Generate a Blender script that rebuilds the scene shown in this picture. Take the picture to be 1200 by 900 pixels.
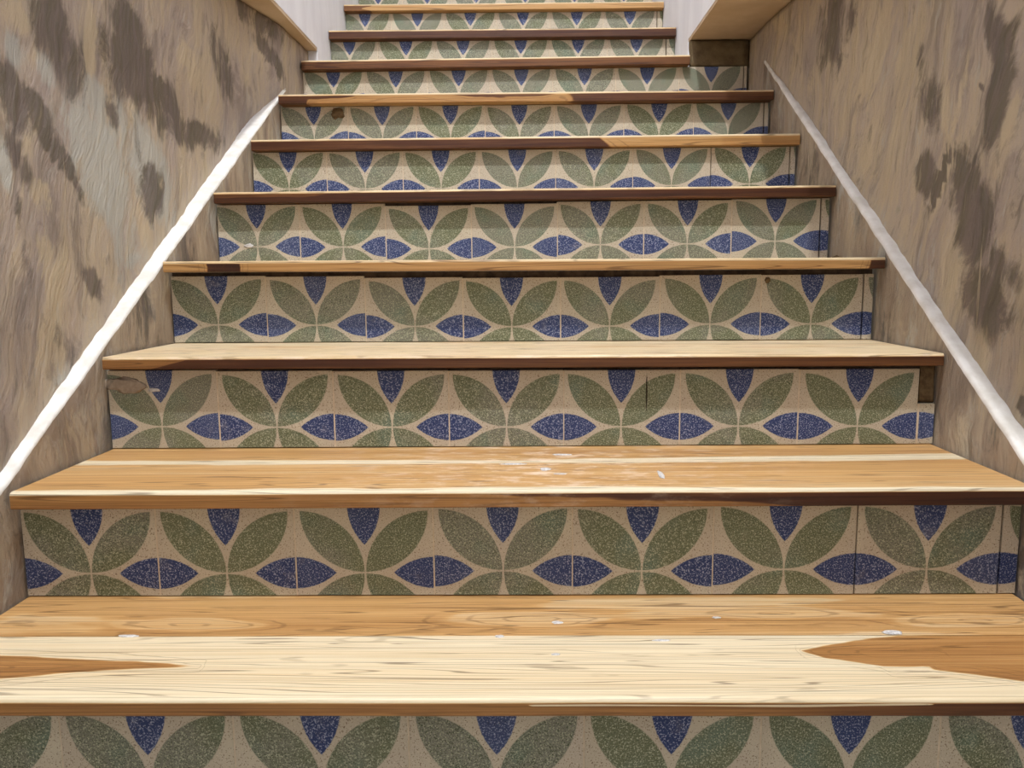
import bpy, math, random
from mathutils import Matrix, Vector, noise as mn

S = bpy.context.scene
C = S.collection
for o in list(bpy.data.objects):
    bpy.data.objects.remove(o, do_unlink=True)

# ------------------------------------------------------------------ camera
cam_d = bpy.data.cameras.new('camera')
cam = bpy.data.objects.new('camera', cam_d)
C.objects.link(cam)
cam_d.sensor_width = 36.0
cam_d.lens = 28.2
cam_d.clip_start = 0.02
cam.location = (0, 0, 0.622)
cam.rotation_euler = (math.radians(90 - 7.6546), 0, math.radians(0.9493))
cam.rotation_euler = (Matrix.Rotation(math.radians(0.9493), 3, 'Z')
                      @ Matrix.Rotation(math.radians(90 - 7.6546), 3, 'X')
                      @ Matrix.Rotation(math.radians(-0.482), 3, 'Z')).to_euler()
S.camera = cam

# ------------------------------------------------------------------ world, lamp, exposure
W = bpy.data.worlds.new('world')
S.world = W
W.use_nodes = True
W.node_tree.nodes['Background'].inputs[0].default_value = (0.92, 0.97, 1.0, 1)
W.node_tree.nodes['Background'].inputs[1].default_value = 0.70

ld = bpy.data.lights.new('stairwell_lamp_offscreen', 'AREA')
ld.shape = 'DISK'
ld.size = 0.14
ld.energy = 120
ld.color = (0.94, 0.975, 1.0)
lamp = bpy.data.objects.new('stairwell_lamp_offscreen', ld)
lamp.location = (-0.10, 0.20, 4.52)
C.objects.link(lamp)

S.view_settings.view_transform = 'Standard'
S.view_settings.look = 'None'
S.view_settings.gamma = 1.0
S.view_settings.use_curve_mapping = False
S.view_settings.exposure = 0.36

# ------------------------------------------------------------------ helpers
def lin(r, g, b):
    f = lambda c: (c/255/12.92) if c/255 <= .04045 else ((c/255+.055)/1.055)**2.4
    return (f(r), f(g), f(b), 1)

def lerp(a, b, t): return a+(b-a)*t
def sstep(a, b, x):
    t = max(0, min(1, (x-a)/(b-a))); return t*t*(3-2*t)
def pl(x, pts):                                  # piecewise linear
    if x <= pts[0][0]: return pts[0][1]
    for (a, va), (b, vb) in zip(pts, pts[1:]):
        if x <= b: return va+(vb-va)*(x-a)/(b-a)
    return pts[-1][1]

class NT:
    """small wrapper for building node materials"""
    def __init__(s, name):
        s.m = bpy.data.materials.new(name); s.m.use_nodes = True
        s.t = s.m.node_tree; s.b = s.t.nodes['Principled BSDF']
    def n(s, typ, **kw):
        nd = s.t.nodes.new(typ)
        for k, v in kw.items(): setattr(nd, k, v)
        return nd
    def set(s, sock, v):
        if hasattr(v, 'is_linked') or isinstance(v, bpy.types.NodeSocket): s.t.links.new(v, sock)
        else: sock.default_value = v
    def math(s, op, a, b=0.0, c=0.0, clamp=False):
        nd = s.n('ShaderNodeMath', operation=op, use_clamp=clamp)
        s.set(nd.inputs[0], a); s.set(nd.inputs[1], b)
        if op in ('MULTIPLY_ADD', 'SMOOTH_MIN', 'SMOOTH_MAX'): s.set(nd.inputs[2], c)
        return nd.outputs[0]
    def step(s, v, lo, hi):
        nd = s.n('ShaderNodeMapRange', interpolation_type='SMOOTHSTEP')
        s.set(nd.inputs[0], v); s.set(nd.inputs[1], lo); s.set(nd.inputs[2], hi)
        return nd.outputs[0]
    def vmath(s, op, a, b):
        nd = s.n('ShaderNodeVectorMath', operation=op)
        s.set(nd.inputs[0], a); s.set(nd.inputs[1], b); return nd.outputs[0]
    def noise(s, vec, scale, detail=3, rough=.5, dist=0, out=0):
        nd = s.n('ShaderNodeTexNoise')
        s.set(nd.inputs['Vector'], vec); s.set(nd.inputs['Scale'], scale)
        nd.inputs['Detail'].default_value = detail; nd.inputs['Roughness'].default_value = rough
        nd.inputs['Distortion'].default_value = dist
        return nd.outputs[out]
    def mapping(s, vec, loc=(0,0,0), rot=(0,0,0), scale=(1,1,1)):
        nd = s.n('ShaderNodeMapping')
        s.set(nd.inputs[0], vec); nd.inputs[1].default_value = loc
        nd.inputs[2].default_value = rot; nd.inputs[3].default_value = scale
        return nd.outputs[0]
    def mix(s, f, a, b, mode='MIX'):
        nd = s.n('ShaderNodeMix', data_type='RGBA', blend_type=mode)
        s.set(nd.inputs[0], f); s.set(nd.inputs[6], a); s.set(nd.inputs[7], b)
        return nd.outputs[2]
    def ramp(s, v, stops, interp='LINEAR'):
        nd = s.n('ShaderNodeValToRGB'); cr = nd.color_ramp; cr.interpolation = interp
        while len(cr.elements) < len(stops): cr.elements.new(.5)
        for e, (p, c) in zip(cr.elements, stops): e.position = p; e.color = c
        s.set(nd.inputs[0], v); return nd.outputs[0]
    def attr(s, name):
        nd = s.n('ShaderNodeAttribute', attribute_name=name); return nd
    def coord(s, which='Object'):
        return s.n('ShaderNodeTexCoord').outputs[which]
    def rnd(s):
        return s.n('ShaderNodeObjectInfo').outputs['Random']
    def bump(s, h, strength=.3, dist=.002):
        nd = s.n('ShaderNodeBump'); nd.inputs['Strength'].default_value = strength
        nd.inputs['Distance'].default_value = dist; s.set(nd.inputs['Height'], h)
        s.t.links.new(nd.outputs[0], s.b.inputs['Normal'])
    def out(s, col, rough=.7, spec=.3):
        s.set(s.b.inputs['Base Color'], col); s.set(s.b.inputs['Roughness'], rough)
        s.b.inputs['Specular IOR Level'].default_value = spec
        return s.m

# ------------------------------------------------------------------ materials
def mat_tile():
    m = NT('patterned_cement_tile')
    co = m.coord(); rn = m.rnd()
    jit = m.noise(co, 260, 2, .5, 0, 1)
    jv = m.vmath('SCALE', m.vmath('SUBTRACT', jit, (.5,.5,.5)), (0,0,0)); jv.node.inputs['Scale'].default_value = .0018
    p = m.vmath('ADD', co, jv)
    sp = m.n('ShaderNodeSeparateXYZ'); m.set(sp.inputs[0], p)
    u = m.math('MULTIPLY', m.math('ABSOLUTE', sp.outputs[0]), 10.0)
    v = m.math('MULTIPLY', m.math('ABSOLUTE', sp.outputs[2]), 10.0)
    def circ(cx, cy, r):                         # signed distance, positive inside
        a = m.math('SUBTRACT', u, cx); b = m.math('SUBTRACT', v, cy)
        d = m.math('SQRT', m.math('ADD', m.math('MULTIPLY', a, a), m.math('MULTIPLY', b, b)))
        return m.math('SUBTRACT', r, d)
    c, R = .012, .905
    g = m.math('MINIMUM', circ(c+R, c, R), circ(c, c+R, R))
    bl = m.math('MAXIMUM', circ(1.0, -.611, .846), circ(-.611, 1.0, .846))
    gm = m.step(g, -.008, .008); bm = m.step(bl, -.008, .008)
    off = m.vmath('ADD', co, m.vmath('SCALE', (17.3, 9.1, 23.7), (0,0,0)))
    sc = off.node.inputs[1].links[0].from_node; m.set(sc.inputs['Scale'], m.math('MULTIPLY', rn, 2.5))
    speck = m.noise(off, 480, 2, .7)
    speck2 = m.noise(off, 640, 2, .6)
    blot = m.noise(off, 9, 3, .55)
    blot2 = m.noise(m.vmath('ADD', off, (3,7,1)), 16, 2, .5)
    green = m.mix(m.step(m.math('ADD', blot, m.math('MULTIPLY', m.math('SUBTRACT', rn, .5), .35)), .40, .62),
                  lin(112,116,88), lin(126,125,110))
    green = m.mix(m.step(blot2, .5, .75), green, lin(110,124,106))
    green = m.mix(m.step(speck, .52, .62), green, lin(178,178,152))
    green = m.mix(m.step(speck2, .54, .64), green, lin(74,80,56))
    blue = m.mix(m.step(m.math('ADD', blot2, m.math('MULTIPLY', m.math('SUBTRACT', rn, .5), .5)), .45, .75),
                 lin(42,58,104), lin(62,74,112))
    blue = m.mix(m.step(speck, .53, .63), blue, lin(158,164,188))
    blue = m.mix(m.step(speck2, .62, .72), blue, lin(20,26,56))
    beige = m.mix(blot, lin(188,175,150), lin(197,184,168))
    beige = m.mix(m.step(blot2, .4, .8), beige, lin(202,191,168))
    beige = m.mix(m.step(speck, .58, .66), beige, lin(120,98,78))
    beige = m.mix(m.step(speck2, .62, .72), beige, lin(226,212,190))
    col = m.mix(gm, beige, green); col = m.mix(bm, col, blue)
    # fine dirt specks and wear
    dirt = m.step(m.noise(off, 210, 2, .6), .70, .76)
    col = m.mix(m.math('MULTIPLY', dirt, .6), col, lin(70,55,42))
    wear = m.step(m.noise(off, 28, 4, .65), .58, .78)
    col = m.mix(m.math('MULTIPLY', wear, .16), col, lin(190,178,160))
    m.bump(m.math('ADD', speck, m.math('MULTIPLY', blot, .6)), .25, .0006)
    return m.out(col, m.math('ADD', .5, m.math('MULTIPLY', speck, .2)), .35)

def mat_wood():
    m = NT('oiled_teak')
    rn = m.rnd(); co = m.coord()
    v0 = m.vmath('SCALE', (31.7, 11.3, 7.9), (0,0,0)); m.set(v0.node.inputs['Scale'], m.math('MULTIPLY', rn, 2.0))
    off = m.vmath('ADD', co, v0)
    tone = m.attr('tone').outputs['Fac']; t2 = m.attr('tone2').outputs['Fac']; h = m.attr('patch').outputs['Fac']
    long_ = m.mapping(off, scale=(.55, 20, 20))
    fine = m.mapping(off, scale=(4, 230, 230))
    n0 = m.noise(long_, 1.0, 2, .45, .25)
    nf = m.noise(fine, 1.0, 3, .6)
    edge = m.noise(m.mapping(off, scale=(14, 60, 60)), 1.0, 2, .5)
    wav = m.noise(m.mapping(off, loc=(3, 2, 1), scale=(5, 16, 16)), 1.0, 2, .5)
    hh = m.math('ADD', h, m.math('MULTIPLY', m.math('SUBTRACT', edge, .5), .010))
    hh = m.math('ADD', hh, m.math('MULTIPLY', m.math('SUBTRACT', wav, .5), .022))
    # grain that follows the edge of the heartwood figure
    cr = m.math('ABSOLUTE', m.math('SUBTRACT', m.math('FRACT', m.math('MULTIPLY', hh, 95.0)), .5))
    figure = m.math('MULTIPLY', m.math('SUBTRACT', 1.0, m.step(cr, .02, .13)),
                    m.math('MULTIPLY', m.step(hh, -.03, -.012), m.math('SUBTRACT', 1.0, m.step(hh, .03, .05))))
    figure = m.math('MULTIPLY', figure, m.step(n0, .38, .52))
    k = m.step(hh, -.0018, .0018)
    t = m.math('ADD', m.math('MULTIPLY', tone, m.math('SUBTRACT', 1.0, k)), m.math('MULTIPLY', t2, k))
    t = m.math('ADD', t, m.math('MULTIPLY', m.math('SUBTRACT', n0, .5), .38))
    t = m.math('ADD', t, m.math('MULTIPLY', m.math('SUBTRACT', nf, .5), .34), 0, True)
    # growth-ring lines: contours of the stretched field
    fr = m.math('FRACT', m.math('MULTIPLY', n0, 30.0))
    ring = m.math('ABSOLUTE', m.math('SUBTRACT', fr, .5))
    line = m.math('SUBTRACT', 1.0, m.step(ring, .02, .12))
    line = m.math('MULTIPLY', line, m.step(m.noise(m.mapping(off, scale=(.8, 24, 24)), 1, 2), .22, .50))
    col = m.ramp(t, [(0, lin(226,211,180)), (.2, lin(216,192,152)), (.42, lin(198,154,98)), (.6, lin(166,118,66)),
                     (.76, lin(116,74,38)), (.9, lin(74,38,18)), (1, lin(46,20,10))])
    dark = m.mix(.72, col, lin(74,44,20))
    col = m.mix(m.math('MULTIPLY', line, .8), col, dark)
    col = m.mix(m.math('MULTIPLY', figure, .5), col, dark)
    fib = m.noise(m.mapping(off, loc=(5, 3, 1), scale=(2.2, 330, 330)), 1.0, 2, .6)
    col = m.mix(m.math('MULTIPLY', m.step(fib, .54, .70), .42), col, dark)
    # dusty scuffs; the same pale colour paints in the milky glare
    sc = m.attr('scuff_glare').outputs['Fac']
    sn = m.noise(m.mapping(off, scale=(22, 55, 55)), 1, 4, .65)
    sm = m.math('MULTIPLY', sc, m.step(sn, .47, .68))
    col = m.mix(m.math('MULTIPLY', sm, .6), col, lin(236,214,190))
    m.bump(m.math('ADD', nf, m.math('MULTIPLY', line, -.4)), .18, .0008)
    return m.out(col, m.math('ADD', .40, m.math('ADD', m.math('MULTIPLY', nf, .15), m.math('MULTIPLY', sm, .2))), .4)

def mat_plaster(name, tint, tilt):
    m = NT(name)
    co = m.coord()
    wob = m.noise(co, 3.0, 3, .55, 0, 1)
    wv = m.vmath('SCALE', m.vmath('SUBTRACT', wob, (.5,.5,.5)), (0,0,0)); wv.node.inputs['Scale'].default_value = .16
    p = m.vmath('ADD', co, wv)
    r = m.mapping(p, rot=(tilt, 0, 0))
    big = m.noise(m.mapping(r, scale=(1, 5.2, 2.0)), 1.0, 5, .62, .5)
    mid = m.noise(m.mapping(r, loc=(4, 2, 9), scale=(1, 15, 4.2)), 1.0, 6, .68, .7)
    strk = m.noise(m.mapping(r, loc=(1, 8, 3), scale=(1, 46, 7)), 1.0, 5, .62, .5)
    grit = m.noise(co, 160, 3, .6)
    dk = m.attr('dark_patch').outputs['Fac']; gy = m.attr('grey_patch').outputs['Fac']; pal = m.attr('pale_patch').outputs['Fac']
    base = m.mix(m.step(mid, .3, .7), tint['a'], tint['b'])
    base = m.mix(m.math('MULTIPLY', m.step(big, .46, .62), .7), base, tint['c'])
    brush = m.noise(m.mapping(r, loc=(2, 5, 6), scale=(1, 34, 9)), 1.0, 8, .72, .6)
    brush2 = m.noise(m.mapping(r, loc=(9, 1, 4), rot=(tilt*.8, 0, 0), scale=(1, 13, 4.5)), 1.0, 8, .7, .8)
    base = m.mix(m.math('MULTIPLY', m.step(brush2, .52, .60), tint.get('k2', .55)), base, tint['d'])
    base = m.mix(m.math('MULTIPLY', m.math('SUBTRACT', 1.0, m.step(brush2, .38, .46)), .55), base, tint['pale'])
    base = m.mix(m.math('MULTIPLY', m.step(brush, .56, .66), tint.get('k', .5)), base, tint['e'])
    base = m.mix(m.math('MULTIPLY', m.math('SUBTRACT', 1.0, m.step(brush, .35, .43)), tint.get('k', .5)*.9), base, tint['grey'])
    # ragged edges: noise added to the painted patch fields
    iso = m.noise(m.mapping(r, loc=(7, 1, 2), scale=(1, 16, 8)), 1.0, 7, .7, .4)
    rag = m.math('ADD', m.math('MULTIPLY', m.math('SUBTRACT', iso, .5), 1.9), m.math('MULTIPLY', m.math('SUBTRACT', strk, .5), .45))
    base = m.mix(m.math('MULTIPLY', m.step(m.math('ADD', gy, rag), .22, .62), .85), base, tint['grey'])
    base = m.mix(m.math('MULTIPLY', m.step(m.math('ADD', dk, rag), .25, .6), .85), base,
                 m.mix(m.step(strk, .4, .6), tint['d'], tint['e']))
    base = m.mix(m.math('MULTIPLY', m.step(m.math('ADD', pal, rag), .3, .6), .8), base, tint['pale'])
    base = m.mix(m.math('MULTIPLY', m.step(strk, .60, .72), .45), base, tint['pale'])
    base = m.mix(m.math('MULTIPLY', m.math('SUBTRACT', 1.0, m.step(strk, .26, .38)), .5), base, tint['e'])
    scr = m.noise(m.mapping(co, rot=(tilt*2.2, 0, 0), scale=(1, 120, 5)), 1.0, 2, .5, .3)
    base = m.mix(m.math('MULTIPLY', m.step(scr, .70, .76), .45), base, tint['pale'])
    base = m.mix(m.math('MULTIPLY', m.step(grit, .68, .78), .2), base, tint['e'])
    hgt = m.math('ADD', m.math('ADD', m.math('MULTIPLY', mid, .8), m.math('MULTIPLY', strk, .9)),
                 m.math('ADD', m.math('MULTIPLY', grit, .12), m.math('MULTIPLY', m.step(scr, .66, .76), .25)))
    m.bump(m.math('ADD', hgt, m.math('ADD', m.math('MULTIPLY', iso, .7), m.math('MULTIPLY', brush, 1.2))), .9, .008)
    return m.out(base, .72, .25)

def mat_simple(name, c1, c2, scale=20, rough=.75, bump=.2, bd=.002, stretch=(1,1,1), spec=.25):
    m = NT(name); co = m.coord()
    n1 = m.noise(m.mapping(co, scale=stretch), scale, 5, .6)
    col = m.mix(m.step(n1, .3, .7), c1, c2)
    m.bump(m.math('ADD', n1, m.math('MULTIPLY', m.noise(co, 180, 2), .2)), bump, bd)
    return m.out(col, rough, spec)

M = {}
M['tile'] = mat_tile()
M['wood'] = mat_wood()
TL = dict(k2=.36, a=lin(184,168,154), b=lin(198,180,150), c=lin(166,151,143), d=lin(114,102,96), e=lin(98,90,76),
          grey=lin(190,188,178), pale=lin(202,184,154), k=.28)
TR = dict(TL, k=.45)
M['plaster_l'] = mat_plaster('trowelled_plaster_left', TL, .25)
M['plaster_r'] = mat_plaster('trowelled_plaster_right', TR, -.28)
TS = dict(TL); TS.update(a=lin(172,152,130), b=lin(186,170,148), c=lin(150,132,116))
M['stringer_l'] = mat_plaster('skirting_plaster_left', TS, .05)
M['stringer_r'] = mat_plaster('skirting_plaster_right', TS, -.05)
M['ledge'] = mat_simple('white_ledge_plaster', lin(214,208,198), lin(236,232,226), 26, .7, .35, .003)
M['white'] = mat_simple('white_wall_paint', lin(226,224,228), lin(238,237,240), 9, .8, .3, .003, (1,1,.3))
M['soffit'] = mat_simple('tan_soffit_paint', lin(190,164,134), lin(206,182,154), 7, .7, .15, .002)
M['concrete'] = mat_simple('dark_raw_cement', lin(92,76,54), lin(122,104,76), 24, .9, .6, .006)
M['grout'] = mat_simple('pale_grout', lin(196,178,152), lin(216,200,176), 60, .85, .3, .001)
M['grout_dark'] = mat_simple('dark_open_joint', lin(26,20,16), lin(60,48,38), 60, .9, .3, .001)
M['grout_smear'] = mat_simple('smeared_brown_grout', lin(96,80,62), lin(140,122,98), 40, .85, .4, .002)
M['backing'] = mat_simple('riser_mortar', lin(60,50,42), lin(92,78,64), 50, .9, .5, .003)
M['floor'] = mat_simple('grey_cement_floor', lin(150,140,126), lin(170,160,146), 6, .6, .2, .002)
M['fleck'] = mat_simple('white_plaster_fleck', lin(176,170,166), lin(216,212,208), 200, .8, .3, .001)
M['smear'] = mat_simple('pinkish_cement_smear', lin(150,134,118), lin(172,156,138), 120, .9, .4, .001)
M['mortar'] = mat_simple('brown_mortar', lin(84,66,46), lin(118,98,70), 90, .9, .6, .002)

# ------------------------------------------------------------------ mesh helpers
def mesh(name, verts, faces, mats, parent=None, loc=None, smooth=False):
    me = bpy.data.meshes.new(name)
    me.from_pydata(verts, [], faces); me.update()
    for mm in (mats if isinstance(mats, (list, tuple)) else [mats]): me.materials.append(mm)
    if smooth:
        for p in me.polygons: p.use_smooth = True
    o = bpy.data.objects.new(name, me); C.objects.link(o)
    if parent: o.parent = parent
    if loc: o.location = loc
    return o

def fix_normals(o):
    import bmesh
    bm = bmesh.new(); bm.from_mesh(o.data)
    bmesh.ops.recalc_face_normals(bm, faces=bm.faces); bm.to_mesh(o.data); bm.free()
    return o

BF = [(0,3,2,1),(4,5,6,7),(0,1,5,4),(1,2,6,5),(2,3,7,6),(3,0,4,7)]
def bverts(x0, x1, y0, y1, z0, z1):
    return [(x0,y0,z0),(x1,y0,z0),(x1,y1,z0),(x0,y1,z0),(x0,y0,z1),(x1,y0,z1),(x1,y1,z1),(x0,y1,z1)]
def box(name, x0, x1, y0, y1, z0, z1, mat, parent=None):
    return mesh(name, bverts(x0,x1,y0,y1,z0,z1), BF, mat, parent)

def extrude_x(name, prof, x0, x1, mat, parent=None):
    n = len(prof)
    v = [(x0, y, z) for y, z in prof]+[(x1, y, z) for y, z in prof]
    f = [tuple(range(n)), tuple(range(2*n-1, n-1, -1))]+[(i, i+n, (i+1) % n+n, (i+1) % n) for i in range(n)]
    return fix_normals(mesh(name, v, f, mat, parent))

def structure(o): o['kind'] = 'structure'; return o
def tag(o, label, cat, group=None):
    o['label'] = label; o['category'] = cat
    if group: o['group'] = group
    return o
def empty(name, loc):
    o = bpy.data.objects.new(name, None); C.objects.link(o); o.location = loc
    o.empty_display_size = .05
    return o

def add_attr(me, name, vals):
    a = me.attributes.new(name, 'FLOAT', 'POINT')
    a.data.foreach_set('value', vals)

# ------------------------------------------------------------------ the stair: measures
RY = [0.8507, 1.1067, 1.3642, 1.6289, 1.8878, 2.1448, 2.4010, 2.6581, 2.9199, 3.1811, 3.4420]   # riser faces
TZ = [0.1650, 0.3287, 0.4900, 0.6545, 0.8185, 0.9765, 1.1395, 1.3020, 1.4640, 1.6320]           # tread tops
TT = [0.0205, 0.0245, 0.0210, 0.0215, 0.0250, 0.0275, 0.0265, 0.0280, 0.0285, 0.0235]           # thickness
OV = [0.030, 0.028, 0.022, 0.042, 0.028, 0.023, 0.036, 0.030, 0.030, 0.030]                    # nosing overhang
TA = [0.05, 0.06, -0.12, -0.18, 0.10, 0.03, -0.15, 0.12, -0.22, -0.22]                          # roll, degrees
FL = lambda y: -0.729+(y-1.1)*0.0175        # faces of the sloping skirtings
FR = lambda y: 0.700+(y-1.1)*0.0075
XWL, XWR = -0.672, 0.527                    # faces of the upper white walls
ZSOF = 1.367                                # underside of the ceiling slabs
TREAD_X = []
for k in range(10):
    if k < 7: TREAD_X.append((FL(RY[k+1])+.003, FR(RY[k]-OV[k])-.003))
    elif k == 7: TREAD_X.append((-.699, .521))
    else: TREAD_X.append((XWL+.003, XWR-.003))
def ztop(k, x):
    cx = sum(TREAD_X[k])/2
    return TZ[k]+(x-cx)*math.tan(math.radians(TA[k]))

# ------------------------------------------------------------------ the setting
structure(box('floor', -.95, .95, -2.4, RY[0]+.03, -.12, 0, M['floor']))
structure(box('floor_upper', XWL-.1, XWR+.1, RY[10]-.028, 5.5, 1.774, 1.8, M['floor']))

def wall_grid(name, xf, y0, y1, z0, z1, inward, thick, mat, patches, dy=.014, amp=.005):
    ny = int((y1-y0)/dy); nz = int((z1-z0)/dy)
    v = []; D = []; G = []; P = []
    for i in range(ny+1):
        y = lerp(y0, y1, i/ny)
        for j in range(nz+1):
            z = lerp(z0, z1, j/nz)
            d = mn.fractal(Vector((y*5, z*2.2, 3.1*inward)), 1.0, 2.0, 5)*amp
            d += mn.noise(Vector((y*30+z*8, z*7, 9)))*amp*.35
            v.append((xf(y)+inward*min(d, .006), y, z))
            w = [0, 0, 0]
            for (kind, cy, cz, ry, rz, ang, s) in patches:
                ca, sa = math.cos(ang), math.sin(ang)
                a = ((y-cy)*ca+(z-cz)*sa)/ry; b = (-(y-cy)*sa+(z-cz)*ca)/rz
                q = a*a+b*b
                if q < 4: w[kind] = max(w[kind], s*(1-sstep(.35, 1.9, math.sqrt(q))))
            D.append(w[0]); G.append(w[1]); P.append(w[2])
    idx = lambda i, j: i*(nz+1)+j
    f = [(idx(i,j), idx(i+1,j), idx(i+1,j+1), idx(i,j+1)) for i in range(ny) for j in range(nz)]
    b = len(v)
    xb = xf(y0)-inward*thick
    v += [(xb, y0, z0), (xb, y1, z0), (xb, y1, z1), (xb, y0, z1)]
    f.append((b, b+1, b+2, b+3))
    f.append(tuple([idx(i, 0) for i in range(ny+1)])+(b+1, b))
    f.append(tuple([idx(i, nz) for i in range(ny+1)])+(b+2, b+3))
    f.append(tuple([idx(0, j) for j in range(nz+1)])+(b+3, b))
    f.append(tuple([idx(ny, j) for j in range(nz+1)])+(b+2, b+1))
    o = fix_normals(mesh(name, v, f, mat))
    for p in o.data.polygons:
        if len(p.vertices) == 4 and p.area < .01: p.use_smooth = True
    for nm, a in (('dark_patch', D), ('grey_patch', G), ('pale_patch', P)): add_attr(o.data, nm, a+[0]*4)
    return structure(o)

XL = lambda y: lerp(-.749, -.7055, sstep(2.22, 2.5, y))
XR = lambda y: lerp(.728, .7165, sstep(2.25, 2.5, y))
# stains on the plaster: (kind 0 dark 1 grey 2 pale, y, z, half length, half width, angle, strength)
WALL_PATCH_L = [
    (0, 1.343, 0.997, 0.084, 0.06, -0.96, 0.75), (0, 1.365, 0.937, 0.035, 0.013, -1.63, 0.6), (0, 1.635, 0.997, 0.19, 0.061, -0.22, 0.7), (0, 1.6, 1.081, 0.094, 0.054, -0.55, 0.7),
    (0, 1.853, 0.948, 0.16, 0.035, 0.06, 0.65), (0, 2.067, 1.145, 0.096, 0.062, -0.94, 0.6), (0, 2.318, 1.337, 0.137, 0.039, -0.07, 0.6), (0, 2.392, 1.25, 0.123, 0.028, -0.43, 0.6),
    (0, 1.213, 0.887, 0.054, 0.027, -1.06, 0.8), (0, 1.268, 0.879, 0.036, 0.023, -1.01, 0.9), (0, 1.213, 0.8, 0.043, 0.02, -1.04, 0.7), (0, 1.348, 0.801, 0.069, 0.015, -0.93, 0.7),
    (0, 1.402, 0.608, 0.05, 0.019, -0.68, 0.6), (0, 1.206, 0.689, 0.074, 0.016, -1.52, 0.5), (0, 1.499, 0.92, 0.027, 0.016, -1.03, 0.6), (0, 1.637, 0.789, 0.053, 0.048, -1.44, 0.7),
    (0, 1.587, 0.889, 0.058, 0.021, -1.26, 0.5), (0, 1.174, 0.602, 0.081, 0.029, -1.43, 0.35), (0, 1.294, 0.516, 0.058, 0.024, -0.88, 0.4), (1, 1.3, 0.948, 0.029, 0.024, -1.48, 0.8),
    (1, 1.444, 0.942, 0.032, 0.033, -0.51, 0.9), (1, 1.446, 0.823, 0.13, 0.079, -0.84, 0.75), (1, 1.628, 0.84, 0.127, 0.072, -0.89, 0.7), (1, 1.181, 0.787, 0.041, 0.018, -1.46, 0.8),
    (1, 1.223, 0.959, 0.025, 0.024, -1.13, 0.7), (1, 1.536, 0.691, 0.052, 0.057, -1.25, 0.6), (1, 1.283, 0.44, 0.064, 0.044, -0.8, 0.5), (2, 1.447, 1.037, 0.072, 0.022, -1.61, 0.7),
    (2, 1.866, 1.099, 0.082, 0.045, -0.82, 0.6), (2, 1.239, 1.006, 0.032, 0.03, -0.6, 0.6), (2, 1.271, 0.745, 0.037, 0.024, -0.61, 0.6), (2, 1.272, 0.638, 0.068, 0.034, -1.33, 0.55),
    (0, 1.719, 1.019, 0.025, 0.01, -0.52, 1.2), (0, 1.297, 0.824, 0.05, 0.008, -0.71, 0.8),
]
WALL_PATCH_R = [
    (0, 1.299, 0.965, 0.079, 0.028, -2.03, 0.75), (0, 1.29, 0.896, 0.083, 0.037, -1.36, 0.75), (0, 1.372, 0.764, 0.07, 0.045, -1.77, 0.75), (0, 1.512, 0.804, 0.035, 0.033, -1.47, 0.7),
    (0, 1.542, 1.012, 0.029, 0.021, -2.18, 0.6), (0, 1.961, 1.182, 0.109, 0.096, -2.39, 0.6), (0, 1.508, 0.931, 0.054, 0.039, -2.06, 0.6), (0, 1.29, 0.575, 0.08, 0.047, -2.72, 0.7),
    (0, 1.338, 0.711, 0.069, 0.053, -1.95, 0.7), (0, 1.238, 0.627, 0.057, 0.029, -2.69, 0.55), (0, 1.494, 0.785, 0.033, 0.029, -1.91, 0.6), (0, 1.17, 0.429, 0.013, 0.015, -2.28, 0.9),
    (2, 1.746, 1.065, 0.108, 0.04, -1.13, 0.8), (2, 1.253, 0.857, 0.044, 0.014, -1.11, 0.8), (2, 1.398, 0.917, 0.092, 0.011, -1.28, 0.8), (2, 1.621, 1.037, 0.052, 0.022, -0.88, 0.7),
    (2, 2.36, 1.303, 0.115, 0.029, -2.54, 0.6), (2, 1.757, 0.859, 0.034, 0.025, -1.02, 0.7), (2, 2.107, 1.077, 0.05, 0.042, -2.15, 0.5), (2, 1.408, 0.592, 0.045, 0.014, -2.78, 0.5),
    
    (0, 1.448, 0.789, 0.058, 0.008, -1.09, 1.3), (0, 1.339, 0.92, 0.007, 0.008, -2.21, 1.2), (2, 1.445, 0.905, 0.039, 0.009, -1.53, 0.9), (0, 2.105, 0.934, 0.156, 0.014, -2.64, 0.6), (0, 1.488, 0.575, 0.077, 0.01, -2.73, 0.8),
]
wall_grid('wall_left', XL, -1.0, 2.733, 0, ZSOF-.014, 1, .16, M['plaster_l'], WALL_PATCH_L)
wall_grid('wall_right', XR, -1.0, 2.69, 0, ZSOF-.014, -1, .16, M['plaster_r'], WALL_PATCH_R)

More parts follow.
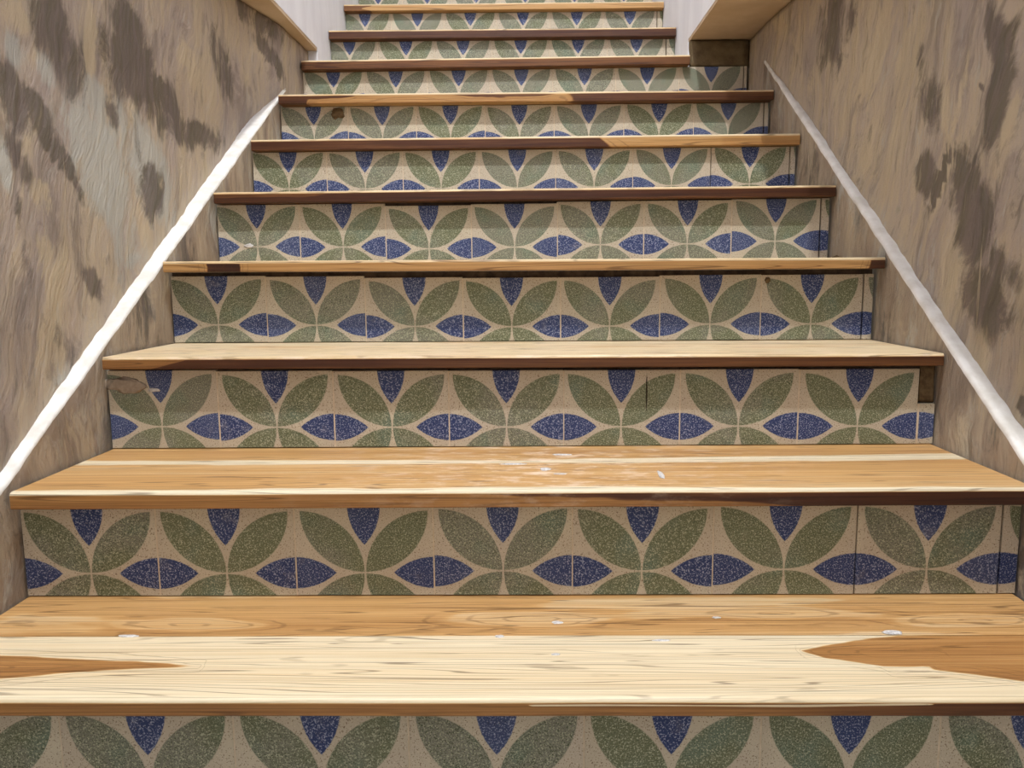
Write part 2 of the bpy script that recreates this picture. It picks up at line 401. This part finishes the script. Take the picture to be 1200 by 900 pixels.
# sloping plaster skirtings with a narrow ledge on top (one on each wall)
def skirting(name, face, wallx, inward, line, y0, y1, mat, lmat, bead, nrm):
    ys = [y0+(y1-y0)*i/260 for i in range(261)]
    v = []; f = []; mi = []
    rows = []
    for y in ys:
        zt = line(y)+mn.noise(Vector((y*22, nrm, 0)))*.0035+mn.noise(Vector((y*70, nrm, 3)))*.0015
        wx = wallx(y)-inward*.012; fx = face(y)
        wv = mn.noise(Vector((y*26, nrm+5, 1)))*.002+mn.noise(Vector((y*90, nrm+5, 4)))*.0012
        r = []
        for j in range(26):
            z = lerp(0, zt-.006, j/25)
            d = mn.fractal(Vector((y*9, z*5, nrm)), 1, 2, 4)*.0012
            r.append((fx-inward*(.0012-min(d, .0012)), y, z))
        r.append((fx-inward*.0016+inward*wv, y, zt-.002+bead*.3))
        r.append((fx-inward*.005+inward*wv, y, zt+bead))
        r.append((lerp(fx, wx+inward*.012, .55), y, zt+.001+bead*.8))
        r.append((wx+inward*.012-inward*.001, y, zt+.003+mn.noise(Vector((y*40, nrm, 7)))*.003))
        r.append((wx, y, zt+.003)); r.append((wx, y, 0))
        rows.append(r)
    n = len(rows[0])
    for r in rows: v += r
    for i in range(len(rows)-1):
        for j in range(n):
            f.append((i*n+j, (i+1)*n+j, (i+1)*n+(j+1) % n, i*n+(j+1) % n)); mi.append(1 if 25 <= j <= 28 else 0)
    f.append(tuple(range(n))); mi.append(0)
    f.append(tuple(range((len(rows)-1)*n, len(rows)*n))); mi.append(0)
    o = mesh(name, v, f, [mat, lmat])
    for p, q in zip(o.data.polygons, mi):
        p.material_index = q; p.use_smooth = len(p.vertices) == 4
    fix_normals(o)
    add_attr(o.data, 'dark_patch', [.15+.5*mn.noise(Vector((p[1]*9, p[2]*3, nrm))) for p in v])
    add_attr(o.data, 'pale_patch', [.1+.5*mn.noise(Vector((p[1]*11, p[2]*4, nrm+20))) for p in v])
    add_attr(o.data, 'grey_patch', [.2+.3*mn.noise(Vector((p[1]*7, p[2]*4, nrm+2))) for p in v])
    return structure(o)
LL = lambda y: .336+(y-1.083)*.609
LR = lambda y: .358+(y-1.117)*.648
skirting('trim_1', FL, XL, 1, LL, .55, 2.47, M['stringer_l'], M['ledge'], .001, 1.0)
skirting('trim_2', FR, XR, -1, LR, .60, 2.49, M['stringer_r'], M['ledge'], .004, 4.0)

# upper white walls, ceiling slabs (tan underside), raw cement block
structure(extrude_x('wall_upper_left', [(-1,ZSOF),(2.735,ZSOF),(2.735,1.0),(5.5,1.0),(5.5,4.7),(-1,4.7)], XWL-.25, XWL, M['white']))
structure(extrude_x('wall_upper_right', [(-1,ZSOF),(2.692,ZSOF),(2.692,1.0),(5.5,1.0),(5.5,4.7),(-1,4.7)], XWR, XWR+.4, M['white']))
structure(box('wall_upper_back', XWL, XWR, 5.5, 5.6, 1.8, 4.7, M['white']))
structure(box('ceiling_upper', XWL-.25, XWR+.4, -1, 5.6, 4.7, 4.8, M['white']))

def slab(name, x0, x1, y0, y1, z0, z1, wob):     # underside slab, its free edge slightly ragged
    n = 90; v = []; f = []
    for i in range(n+1):
        y = lerp(y0, y1, i/n); w = mn.noise(Vector((y*17, wob, 0)))*.0022+mn.noise(Vector((y*60, wob, 3)))*.001
        a, b = (x0, x1+w) if x0 < 0 else (x0+w, x1)
        v += [(a,y,z0+abs(w)*.5),(b,y,z0+abs(w)*.5),(b,y,z1),(a,y,z1)]
    for i in range(n):
        for j in range(4): f.append((i*4+j, (i+1)*4+j, (i+1)*4+(j+1) % 4, i*4+(j+1) % 4))
    f += [(0,1,2,3), tuple(n*4+j for j in range(4))]
    return structure(fix_normals(mesh(name, v, f, M['soffit'])))
slab('ceiling_left', -.90, XWL-.001, -1, 2.733, ZSOF-.010, ZSOF, 1.0)
slab('ceiling_right', XWR+.001, .90, -1, 2.69, ZSOF-.010, ZSOF, 8.0)

def lump_block(name, x0, x1, y0, y1, z0, z1, mat, amp, parent=None, n=(14, 3, 8), seed=0):
    import bmesh
    bm = bmesh.new(); bmesh.ops.create_cube(bm, size=1)
    bmesh.ops.subdivide_edges(bm, edges=bm.edges, cuts=7, use_grid_fill=True)
    for w in bm.verts:
        p = Vector((lerp(x0, x1, w.co.x+.5), lerp(y0, y1, w.co.y+.5), lerp(z0, z1, w.co.z+.5)))
        k = mn.noise_vector(p*45+Vector((seed, 0, 0)))*amp
        w.co = p+k
    me = bpy.data.meshes.new(name); bm.to_mesh(me); bm.free(); me.materials.append(mat)
    for p in me.polygons: p.use_smooth = True
    o = bpy.data.objects.new(name, me); C.objects.link(o)
    if parent: o.parent = parent
    return o
structure(lump_block('trim_3', XWR+.003, .713, 2.661, 2.690, 1.2765, ZSOF-.013, M['concrete'], .0025))

# ------------------------------------------------------------------ wooden treads
def tread_field(k, x, d, z):
    """tone of the wood at x, d = distance behind the front edge, z = depth below the top.
    returns tone, tone of the patch, signed patch field (positive inside), scuff"""
    front = z > .0045 and d < .004  # front faces: own heartwood tones, darkened further to carry the nosing shade
    t, t2, h, s = .3, .8, -1.0, 0.0
    if k == 0:
        if d < .1555:
            t = .10; t2 = .61
            if not front:
                up = pl(x, [(.335,.112),(.36,.124),(.41,.143),(.47,.158),(.9,.17)])
                lo = pl(x, [(.335,.112),(.36,.096),(.385,.087),(.41,.078),(.42,.060),(.47,.062),(.52,.050),(.60,.020),(.66,.0),(.9,-.05)])
                h1 = min(up-d, d-lo) if x > .335 else -.02
                n1 = min(d-.064, .073-d, x-.40, .47-x)*1.0        # pale sliver in the heartwood
                h1 = min(h1, -n1)
                up = pl(x, [(-.75,.112),(-.62,.104),(-.50,.090),(-.39,.0765)])
                lo = pl(x, [(-.75,.035),(-.62,.044),(-.55,.058),(-.50,.0655),(-.39,.0755)])
                h2 = min(up-d, d-lo) if x < -.385 else -.02
                h = max(h1, h2)
            else:
                t = pl(x, [(-.7,.72),(0,.70),(.25,.74),(.45,.88),(.8,.92)]); t2 = .12
                q = pl(x, [(0,.0075),(.3,.0078),(.42,.006),(.45,.0055)])
                h = min((.0011-abs(z-q))*14, x, .44-x)
        else:
            t = .49; t2 = .36; h = mn.noise(Vector((x*2, d*30, 3)))*.02-.006
            for ex, ed in ((.0, .205), (.33, .225), (-.45, .19), (.60, .20)):
                q = math.hypot((x-ex)/5.0, d-ed)
                h = max(h, .022-q)
    elif k == 1:
        s = max(0, 1-abs((x-.03)/.42))*(1 if d > .02 else .3)  # scuffs plus painted glare, strongest mid-tread
        if front:
            t = .68; t2 = .95
            h = pl(x, [(-.2,-.01),(-.12,.003),(.15,.011),(.3,.017),(.42,.03),(.9,.04)])-z
        else:
            t = .42; t2 = .06
            a = pl(x, [(-.75,.163),(0,.162),(.4,.166),(.75,.174)]); b = pl(x, [(-.75,.196),(0,.182),(.3,.198),(.75,.214)])
            h = max(min(d-a, b-d), min(pl(x, [(-.7,.016),(.1,.015),(.4,.008),(.75,.002)])-d, .02))
            if d > .2: t = .46
    elif k == 2:
        s = .6  # whitish light sheen painted over the scuffed top
        t = .20; t2 = .34; h = mn.noise(Vector((x*3, d*25, 8)))*.02-.008
        if front:
            t = .86; t2 = .66; h = -.60-x+(.012-z)*4
            s = 0
    else:
        t = .22; t2 = .36; h = mn.noise(Vector((x*3, d*25, k*4)))*.02-.008
        if front:
            if k == 3:
                t = .47; t2 = .90
                h = max(min(x+.622, -.562-x), x-.668)
            elif k == 4: t = .90; t2 = .80; h = mn.noise(Vector((x*4, z*60, 1)))*.02-.008
            elif k == 5:
                t = .88; t2 = .46
                h = min((x-.20)*.35+.002-abs(z-.006)*.5, .02)
                if x > .5: t2 = .52
            elif k == 6:
                t = .52; t2 = .86
                h = max(.0115-z+.006*math.sin(x*11+2)-.004, (x-.12)*.2, (-.62-x))
            elif k == 7: t = .85; t2 = .95; h = mn.noise(Vector((x*4, z*90, 6)))*.02-.01
            elif k == 8: t = .88; t2 = .95; h = mn.noise(Vector((x*4, z*90, 9)))*.02-.01
            elif k == 9: t = .48; t2 = .78; h = -.58-x+.02*math.sin(z*300)
    return t, t2, h, s

def board(k, root, x0, x1, d0, d1, is_front, nx, nd):
    T = TT[k]; rx = root.location
    prof = []                                    # (d, z) outline: top back -> top front -> bottom front -> bottom back
    e = .0004
    r = .0055 if k < 3 else .0045
    start = d1-e
    stop = r if is_front else d0+e
    for i in range(nd+1): prof.append((lerp(start, stop, i/nd), 0.0))
    if is_front:
        for a in (18, 36, 54, 72, 90):
            q = math.radians(a); prof.append((r-r*math.sin(q), r-r*math.cos(q)))
        zs = [lerp(r, T-.0015, i/14) for i in range(1, 15)]
        prof += [(0, z) for z in zs]+[(.0015, T)]
    else: prof += [(stop, .001), (stop, T)]
    prof.append((d1-e, T))
    n = len(prof); v = []; at = [[], [], [], []]
    for i in range(nx+1):
        x = lerp(x0, x1, i/nx)
        for d, z in prof:
            w = mn.noise(Vector((x*6, k*3.7, z*10)))*.0009 if is_front and d < .01 else 0
            wz = mn.noise(Vector((x*3, d*8, k*5.1)))*.0005 if z < T*.8 else 0
            v.append((x-rx[0], RY[k]-OV[k]+d+w-rx[1], -z+wz))
            r_ = tread_field(k, x, d, z)
            for a, q in zip(at, r_): a.append(q)
    f = [(i*n+j, (i+1)*n+j, (i+1)*n+(j+1) % n, i*n+(j+1) % n) for i in range(nx) for j in range(n)]
    f += [tuple(range(n)), tuple(range(nx*n, (nx+1)*n))]
    o = fix_normals(mesh('board', v, f, M['wood'], root))
    for p in o.data.polygons: p.use_smooth = len(p.vertices) == 4
    o.data.set_sharp_from_angle(angle=math.radians(32))
    for nm, a in zip(('tone', 'tone2', 'patch', 'scuff_glare'), at): add_attr(o.data, nm, a)
    return o

TREAD_LABEL = [
 'lowest wooden tread, its pale front board streaked with brown heartwood tongues',
 'second wooden tread from the bottom, orange with a cream stripe and white scuffs and painted glare',
 'third wooden tread from the bottom, cream top above a plain brown front edge',
 'fourth wooden tread from the bottom, tan front edge with one dark brown patch',
 'fifth wooden tread from the bottom, dark reddish brown front edge',
 'sixth wooden tread from the bottom, front edge half dark brown and half tan',
 'seventh wooden tread from the bottom, front edge with wavy tan and brown figure',
 'eighth wooden tread from the bottom, ending at the dark cement block under the soffit',
 'ninth wooden tread from the bottom, dark brown front edge between white walls',
 'tenth and topmost wooden tread in view, light tan front edge between white walls']
SPLIT = [[.1555], [.198], [.150], [.14], [.15], [.13], [.15], [.108], [.14], [.14]]
treads = []
for k in range(10):
    x0, x1 = TREAD_X[k]
    depth = RY[k+1]-RY[k]+OV[k]+.030
    root = empty('stair_tread', ((x0+x1)/2, RY[k]-OV[k], TZ[k]))
    root.rotation_euler = (0, -math.radians(TA[k]), 0)
    tag(root, TREAD_LABEL[k], 'stair tread', 'wooden stair treads')
    cuts = [0]+SPLIT[k]+[depth]
    for b in range(len(cuts)-1):
        a0 = x0; a1 = x1
        if k == 7 and b == 1: a0 = XWL+.003
        if k < 3: nx, nd = 190, max(6, int((cuts[b+1]-cuts[b])/.006))
        else: nx, nd = 110, 8
        board(k, root, a0, a1, cuts[b], cuts[b+1], b == 0, nx, nd)
    treads.append(root)

# ------------------------------------------------------------------ tiled risers
TILES = [
 [(-1,-.6362,.0380),(0,-.4360,.0384),(1,-.2357,.0391),(2,-.0349,.0394),(3,.1636,.0403),(4,.3644,.0403),(5,.5655,.0405)],
 [(0,-.6309,.1995),(1,-.4325,.1998),(2,-.2319,.2002),(3,-.0332,.2026),(4,.1654,.2017),(5,.3676,.2038),(6,.5701,.2037)],
 [(0,-.6322,.3675),(1,-.4313,.3654),(2,-.2307,.3643),(3,-.0325,.3638),(4,.1648,.3632),(5,.3660,.3632),(6,.5697,.3620)],
 [(0,-.6250,.5285),(1,-.4236,.5265),(2,-.2230,.5225),(3,-.0264,.5206),(4,.1715,.5204),(5,.3738,.5228),(6,.5765,.5217)],
 [(0,-.6219,.6948),(1,-.4217,.6926),(2,-.2212,.6869),(3,-.0225,.6890),(4,.1761,.6926),(5,.3766,.6928),(6,.5786,.6973)],
 [(0,-.6155,.8535),(1,-.4150,.8515),(2,-.2163,.8511),(3,-.0170,.8505),(4,.1828,.8507),(5,.3836,.8525),(6,.5858,.8547)],
 [(0,-.6093,1.0206),(1,-.4099,1.0178),(2,-.2115,1.0174),(3,-.0119,1.0146),(4,.1885,1.0153),(5,.3909,1.0171),(6,.5894,1.0204)],
 [(0,-.6062,1.1825),(1,-.4066,1.1802),(2,-.2056,1.1815),(3,-.0062,1.1807),(4,.1946,1.1801),(5,.3930,1.1804),(6,.5954,1.1840)],
 [(0,-.6058,1.3499),(1,-.4079,1.3466),(2,-.2088,1.3450),(3,-.0081,1.3465),(4,.1912,1.3455),(5,.3933,1.3458)],
 [(0,-.5971,1.5200),(1,-.3987,1.5186),(2,-.1983,1.5191),(3,.0005,1.5175),(4,.2026,1.5158),(5,.4023,1.5148)],
 [(0,-.5900,1.6850),(1,-.3900,1.6840),(2,-.1900,1.6840),(3,.0100,1.6830),(4,.2100,1.6820),(5,.4100,1.6820)]]
RISER_LABEL = [
 'patterned tile riser below the lowest wooden tread',
 'patterned tile riser between the lowest and second wooden treads',
 'patterned tile riser under the third tread, one upper corner broken away',
 'patterned tile riser under the fourth tread, with a dark plugged hole near a joint',
 'patterned tile riser under the fifth tread from the bottom',
 'patterned tile riser under the sixth tread from the bottom',
 'patterned tile riser under the seventh tread, brown mortar blob on its end tile',
 'patterned tile riser under the eighth tread, running on beneath the dark cement block',
 'patterned tile riser under the ninth tread, lowest between the white walls',
 'patterned tile riser under the tenth and topmost tread in view',
 'patterned tile riser behind the topmost wooden tread, only its foot in view']
random.seed(4)
DARK_JOINT = {(1,5),(5,5),(3,6),(4,6),(5,6),(6,6),(7,6),(8,5),(9,5),(1,6)}
def tile_mesh(x0, x1, z0, z1, key):
    """front-bevelled tile, local origin at the centre of the pattern"""
    b = .0007; th = .008
    v = [(x0,th,z0),(x1,th,z0),(x1,th,z1),(x0,th,z1),
         (x0,b,z0),(x1,b,z0),(x1,b,z1),(x0,b,z1),
         (x0+b,0,z0+b),(x1-b,0,z0+b),(x1-b,0,z1-b),(x0+b,0,z1-b)]
    f = [(0,1,2,3),(8,9,10,11)]
    for i in range(4):
        j = (i+1) % 4
        f += [(i,j,j+4,i+4),(i+4,j+4,j+8,i+8)]
    me = bpy.data.meshes.new('tile'); me.from_pydata(v, [], f); me.materials.append(M['tile'])
    return me
for k in range(11):
    rows = TILES[k]
    y = RY[k]
    xl, xr = FL(y)+.002, FR(y)-.002
    if 3 <= k < 7: xr -= .0035
    elif k == 7: xl, xr = -.7035, .708
    elif k > 7: xl, xr = XWL+.0015, XWR-.0015
    lo = (lambda x: ztop(k-1, x)+.0012) if k else (lambda x: .0005)
    hi = (lambda x: ztop(k, x)-TT[k]) if k < 10 else (lambda x: 1.7735)
    root = empty('stair_riser', ((xl+xr)/2, y, lo(0)))
    tag(root, RISER_LABEL[k], 'stair riser', 'patterned tile stair risers')
    rl = root.location
    # mortar backing, sits on the tread below and carries the tread above
    bx = [(xl, y+.0085, lo(xl)-.0006), (xr, y+.0085, lo(xr)-.0006)]
    vt = [(xl,y+.0085,lo(xl)-.0008),(xr,y+.0085,lo(xr)-.0008),(xr,y+.028,lo(xr)-.0008),(xl,y+.028,lo(xl)-.0008),
          (xl,y+.0085,hi(xl)-.0004),(xr,y+.0085,hi(xr)-.0004),(xr,y+.028,hi(xr)-.0004),(xl,y+.028,hi(xl)-.0004)]
    mesh('mortar_backing', [(a-rl[0], b-rl[1], c-rl[2]) for a, b, c in vt], BF, M['backing'], root)
    # full row plus the narrow cut piece that closes the row
    row = [(i, x, z) for i, x, z in rows]
    li, lx, lz = row[-1]
    row.append((li+1, lx+.2035, lz+.0005))
    prev_edge = None
    for (i, x, z) in row:
        q = [c for c in row if c[0] == i-1]; a = (q[0][1]+x)/2+.0009 if q else x-.0992
        q = [c for c in row if c[0] == i+1]; b = (q[0][1]+x)/2-.0009 if q else x+.0992
        a, b = max(a, xl), min(b, xr)
        if b-a < .004: continue
        if i == li+1: a += .0012
        zb = max(z-.0992, max(lo(a), lo(b)))
        zt = min(z+.0985, min(hi(a), hi(b))-.0015)
        full = b-a > .17
        if k == 2 and i == li+1: zt = z+.038
        me = tile_mesh(a-x, b-x, zb-z, zt-z, None)
        o = bpy.data.objects.new('tile' if full else 'cut_tile', me); C.objects.link(o)
        o.parent = root
        o.location = (x-rl[0], y+random.uniform(-.0006, .0006)-rl[1], z-rl[2])
        # joint on this tile's near side
        if prev_edge is not None and a-prev_edge > .0003:
            g0, g1 = prev_edge-.0003, a+.0003
            dark = (k, i-1) in DARK_JOINT
            mt = M['backing'] if dark else M['grout']
            if k in (2,) and i == li+1: mt = M['grout']
            if k == 1 and i == li+1: mt = M['grout_smear']
            dep = .007 if dark else .0004
            box('grout_joint', g0-rl[0], g1-rl[0], dep, .0085, zb-rl[2], zt-.0006-rl[2], mt, root)
        prev_edge = b

# ------------------------------------------------------------------ small marks
def blob(name, x, y, z, sx, sy, sz, mat, parent, seed=0, amp=.35):
    import bmesh
    bm = bmesh.new(); bmesh.ops.create_icosphere(bm, subdivisions=3, radius=1)
    for w in bm.verts:
        q = 1+amp*mn.noise(w.co*1.7+Vector((seed, 0, 0)))
        w.co = Vector((w.co.x*sx*q, w.co.y*sy*q, w.co.z*sz*q))
    me = bpy.data.meshes.new(name); bm.to_mesh(me); bm.free(); me.materials.append(mat)
    for p in me.polygons: p.use_smooth = True
    o = bpy.data.objects.new(name, me); C.objects.link(o)
    o.parent = parent
    l = parent.location if parent else Vector((0,0,0))
    o.location = (x-l[0], y-l[1], z-l[2])
    return o
risers = [o for o in C.objects if o.name.startswith('stair_riser')]
T0 = treads[0]; T1 = treads[1]
for i, (x, y, sx, sy) in enumerate([(.469,.983,.013,.006),(-.035,.974,.006,.004),(.041,1.015,.008,.005),(-.516,.978,.016,.004),
                                    (.035,.925,.005,.003),(.17,.962,.011,.003),(.255,1.03,.006,.003)]):
    blob('plaster_fleck', x, y, ztop(0, x)+.0001, sx, sy, .0007, M['fleck'], T0, i)
for i, (x, y, sx, sy) in enumerate([(.03,1.20,.008,.010),(.06,1.30,.016,.006),(.052,1.17,.010,.004),(-.02,1.235,.020,.006),(.20,1.16,.004,.022)]):
    blob('plaster_fleck', x, y, ztop(1, x)+.0001, sx, sy, .0006, M['fleck'], T1, 20+i)
blob('mortar_blob', -.540, RY[6]-.001, 1.0935, .021, .005, .014, M['mortar'], risers[6], 3, .5)
blob('mortar_plug', .487, RY[3]-.0005, .610, .0055, .003, .006, M['mortar'], risers[3], 5, .4)
blob('cement_smear', -.694, RY[2]-.0002, .441, .028, .0010, .012, M['smear'], risers[2], 7, .8)
blob('plaster_fleck', -.642, RY[2]-.0003, .432, .010, .0012, .0035, M['fleck'], risers[2], 9, .5)
blob('plaster_fleck', -.642, RY[4]-.0003, .697, .010, .0010, .005, M['fleck'], risers[4], 11, .5)
lump_block('broken_mortar', .674-risers[2].location[0], FR(RY[2])-.003-risers[2].location[0], .0055, .0083,
           .403-risers[2].location[2], .4665-risers[2].location[2], M['mortar'], .002, risers[2])
blob('hairline_crack', .208, RY[2]-.0002, .4235, .0011, .0006, .030, M['grout_dark'], risers[2], 13, .5)
blob('mortar_crumb', .688, 1.800, ztop(3, .688)+.0045, .012, .010, .006, M['mortar'], treads[3], 15, .5)
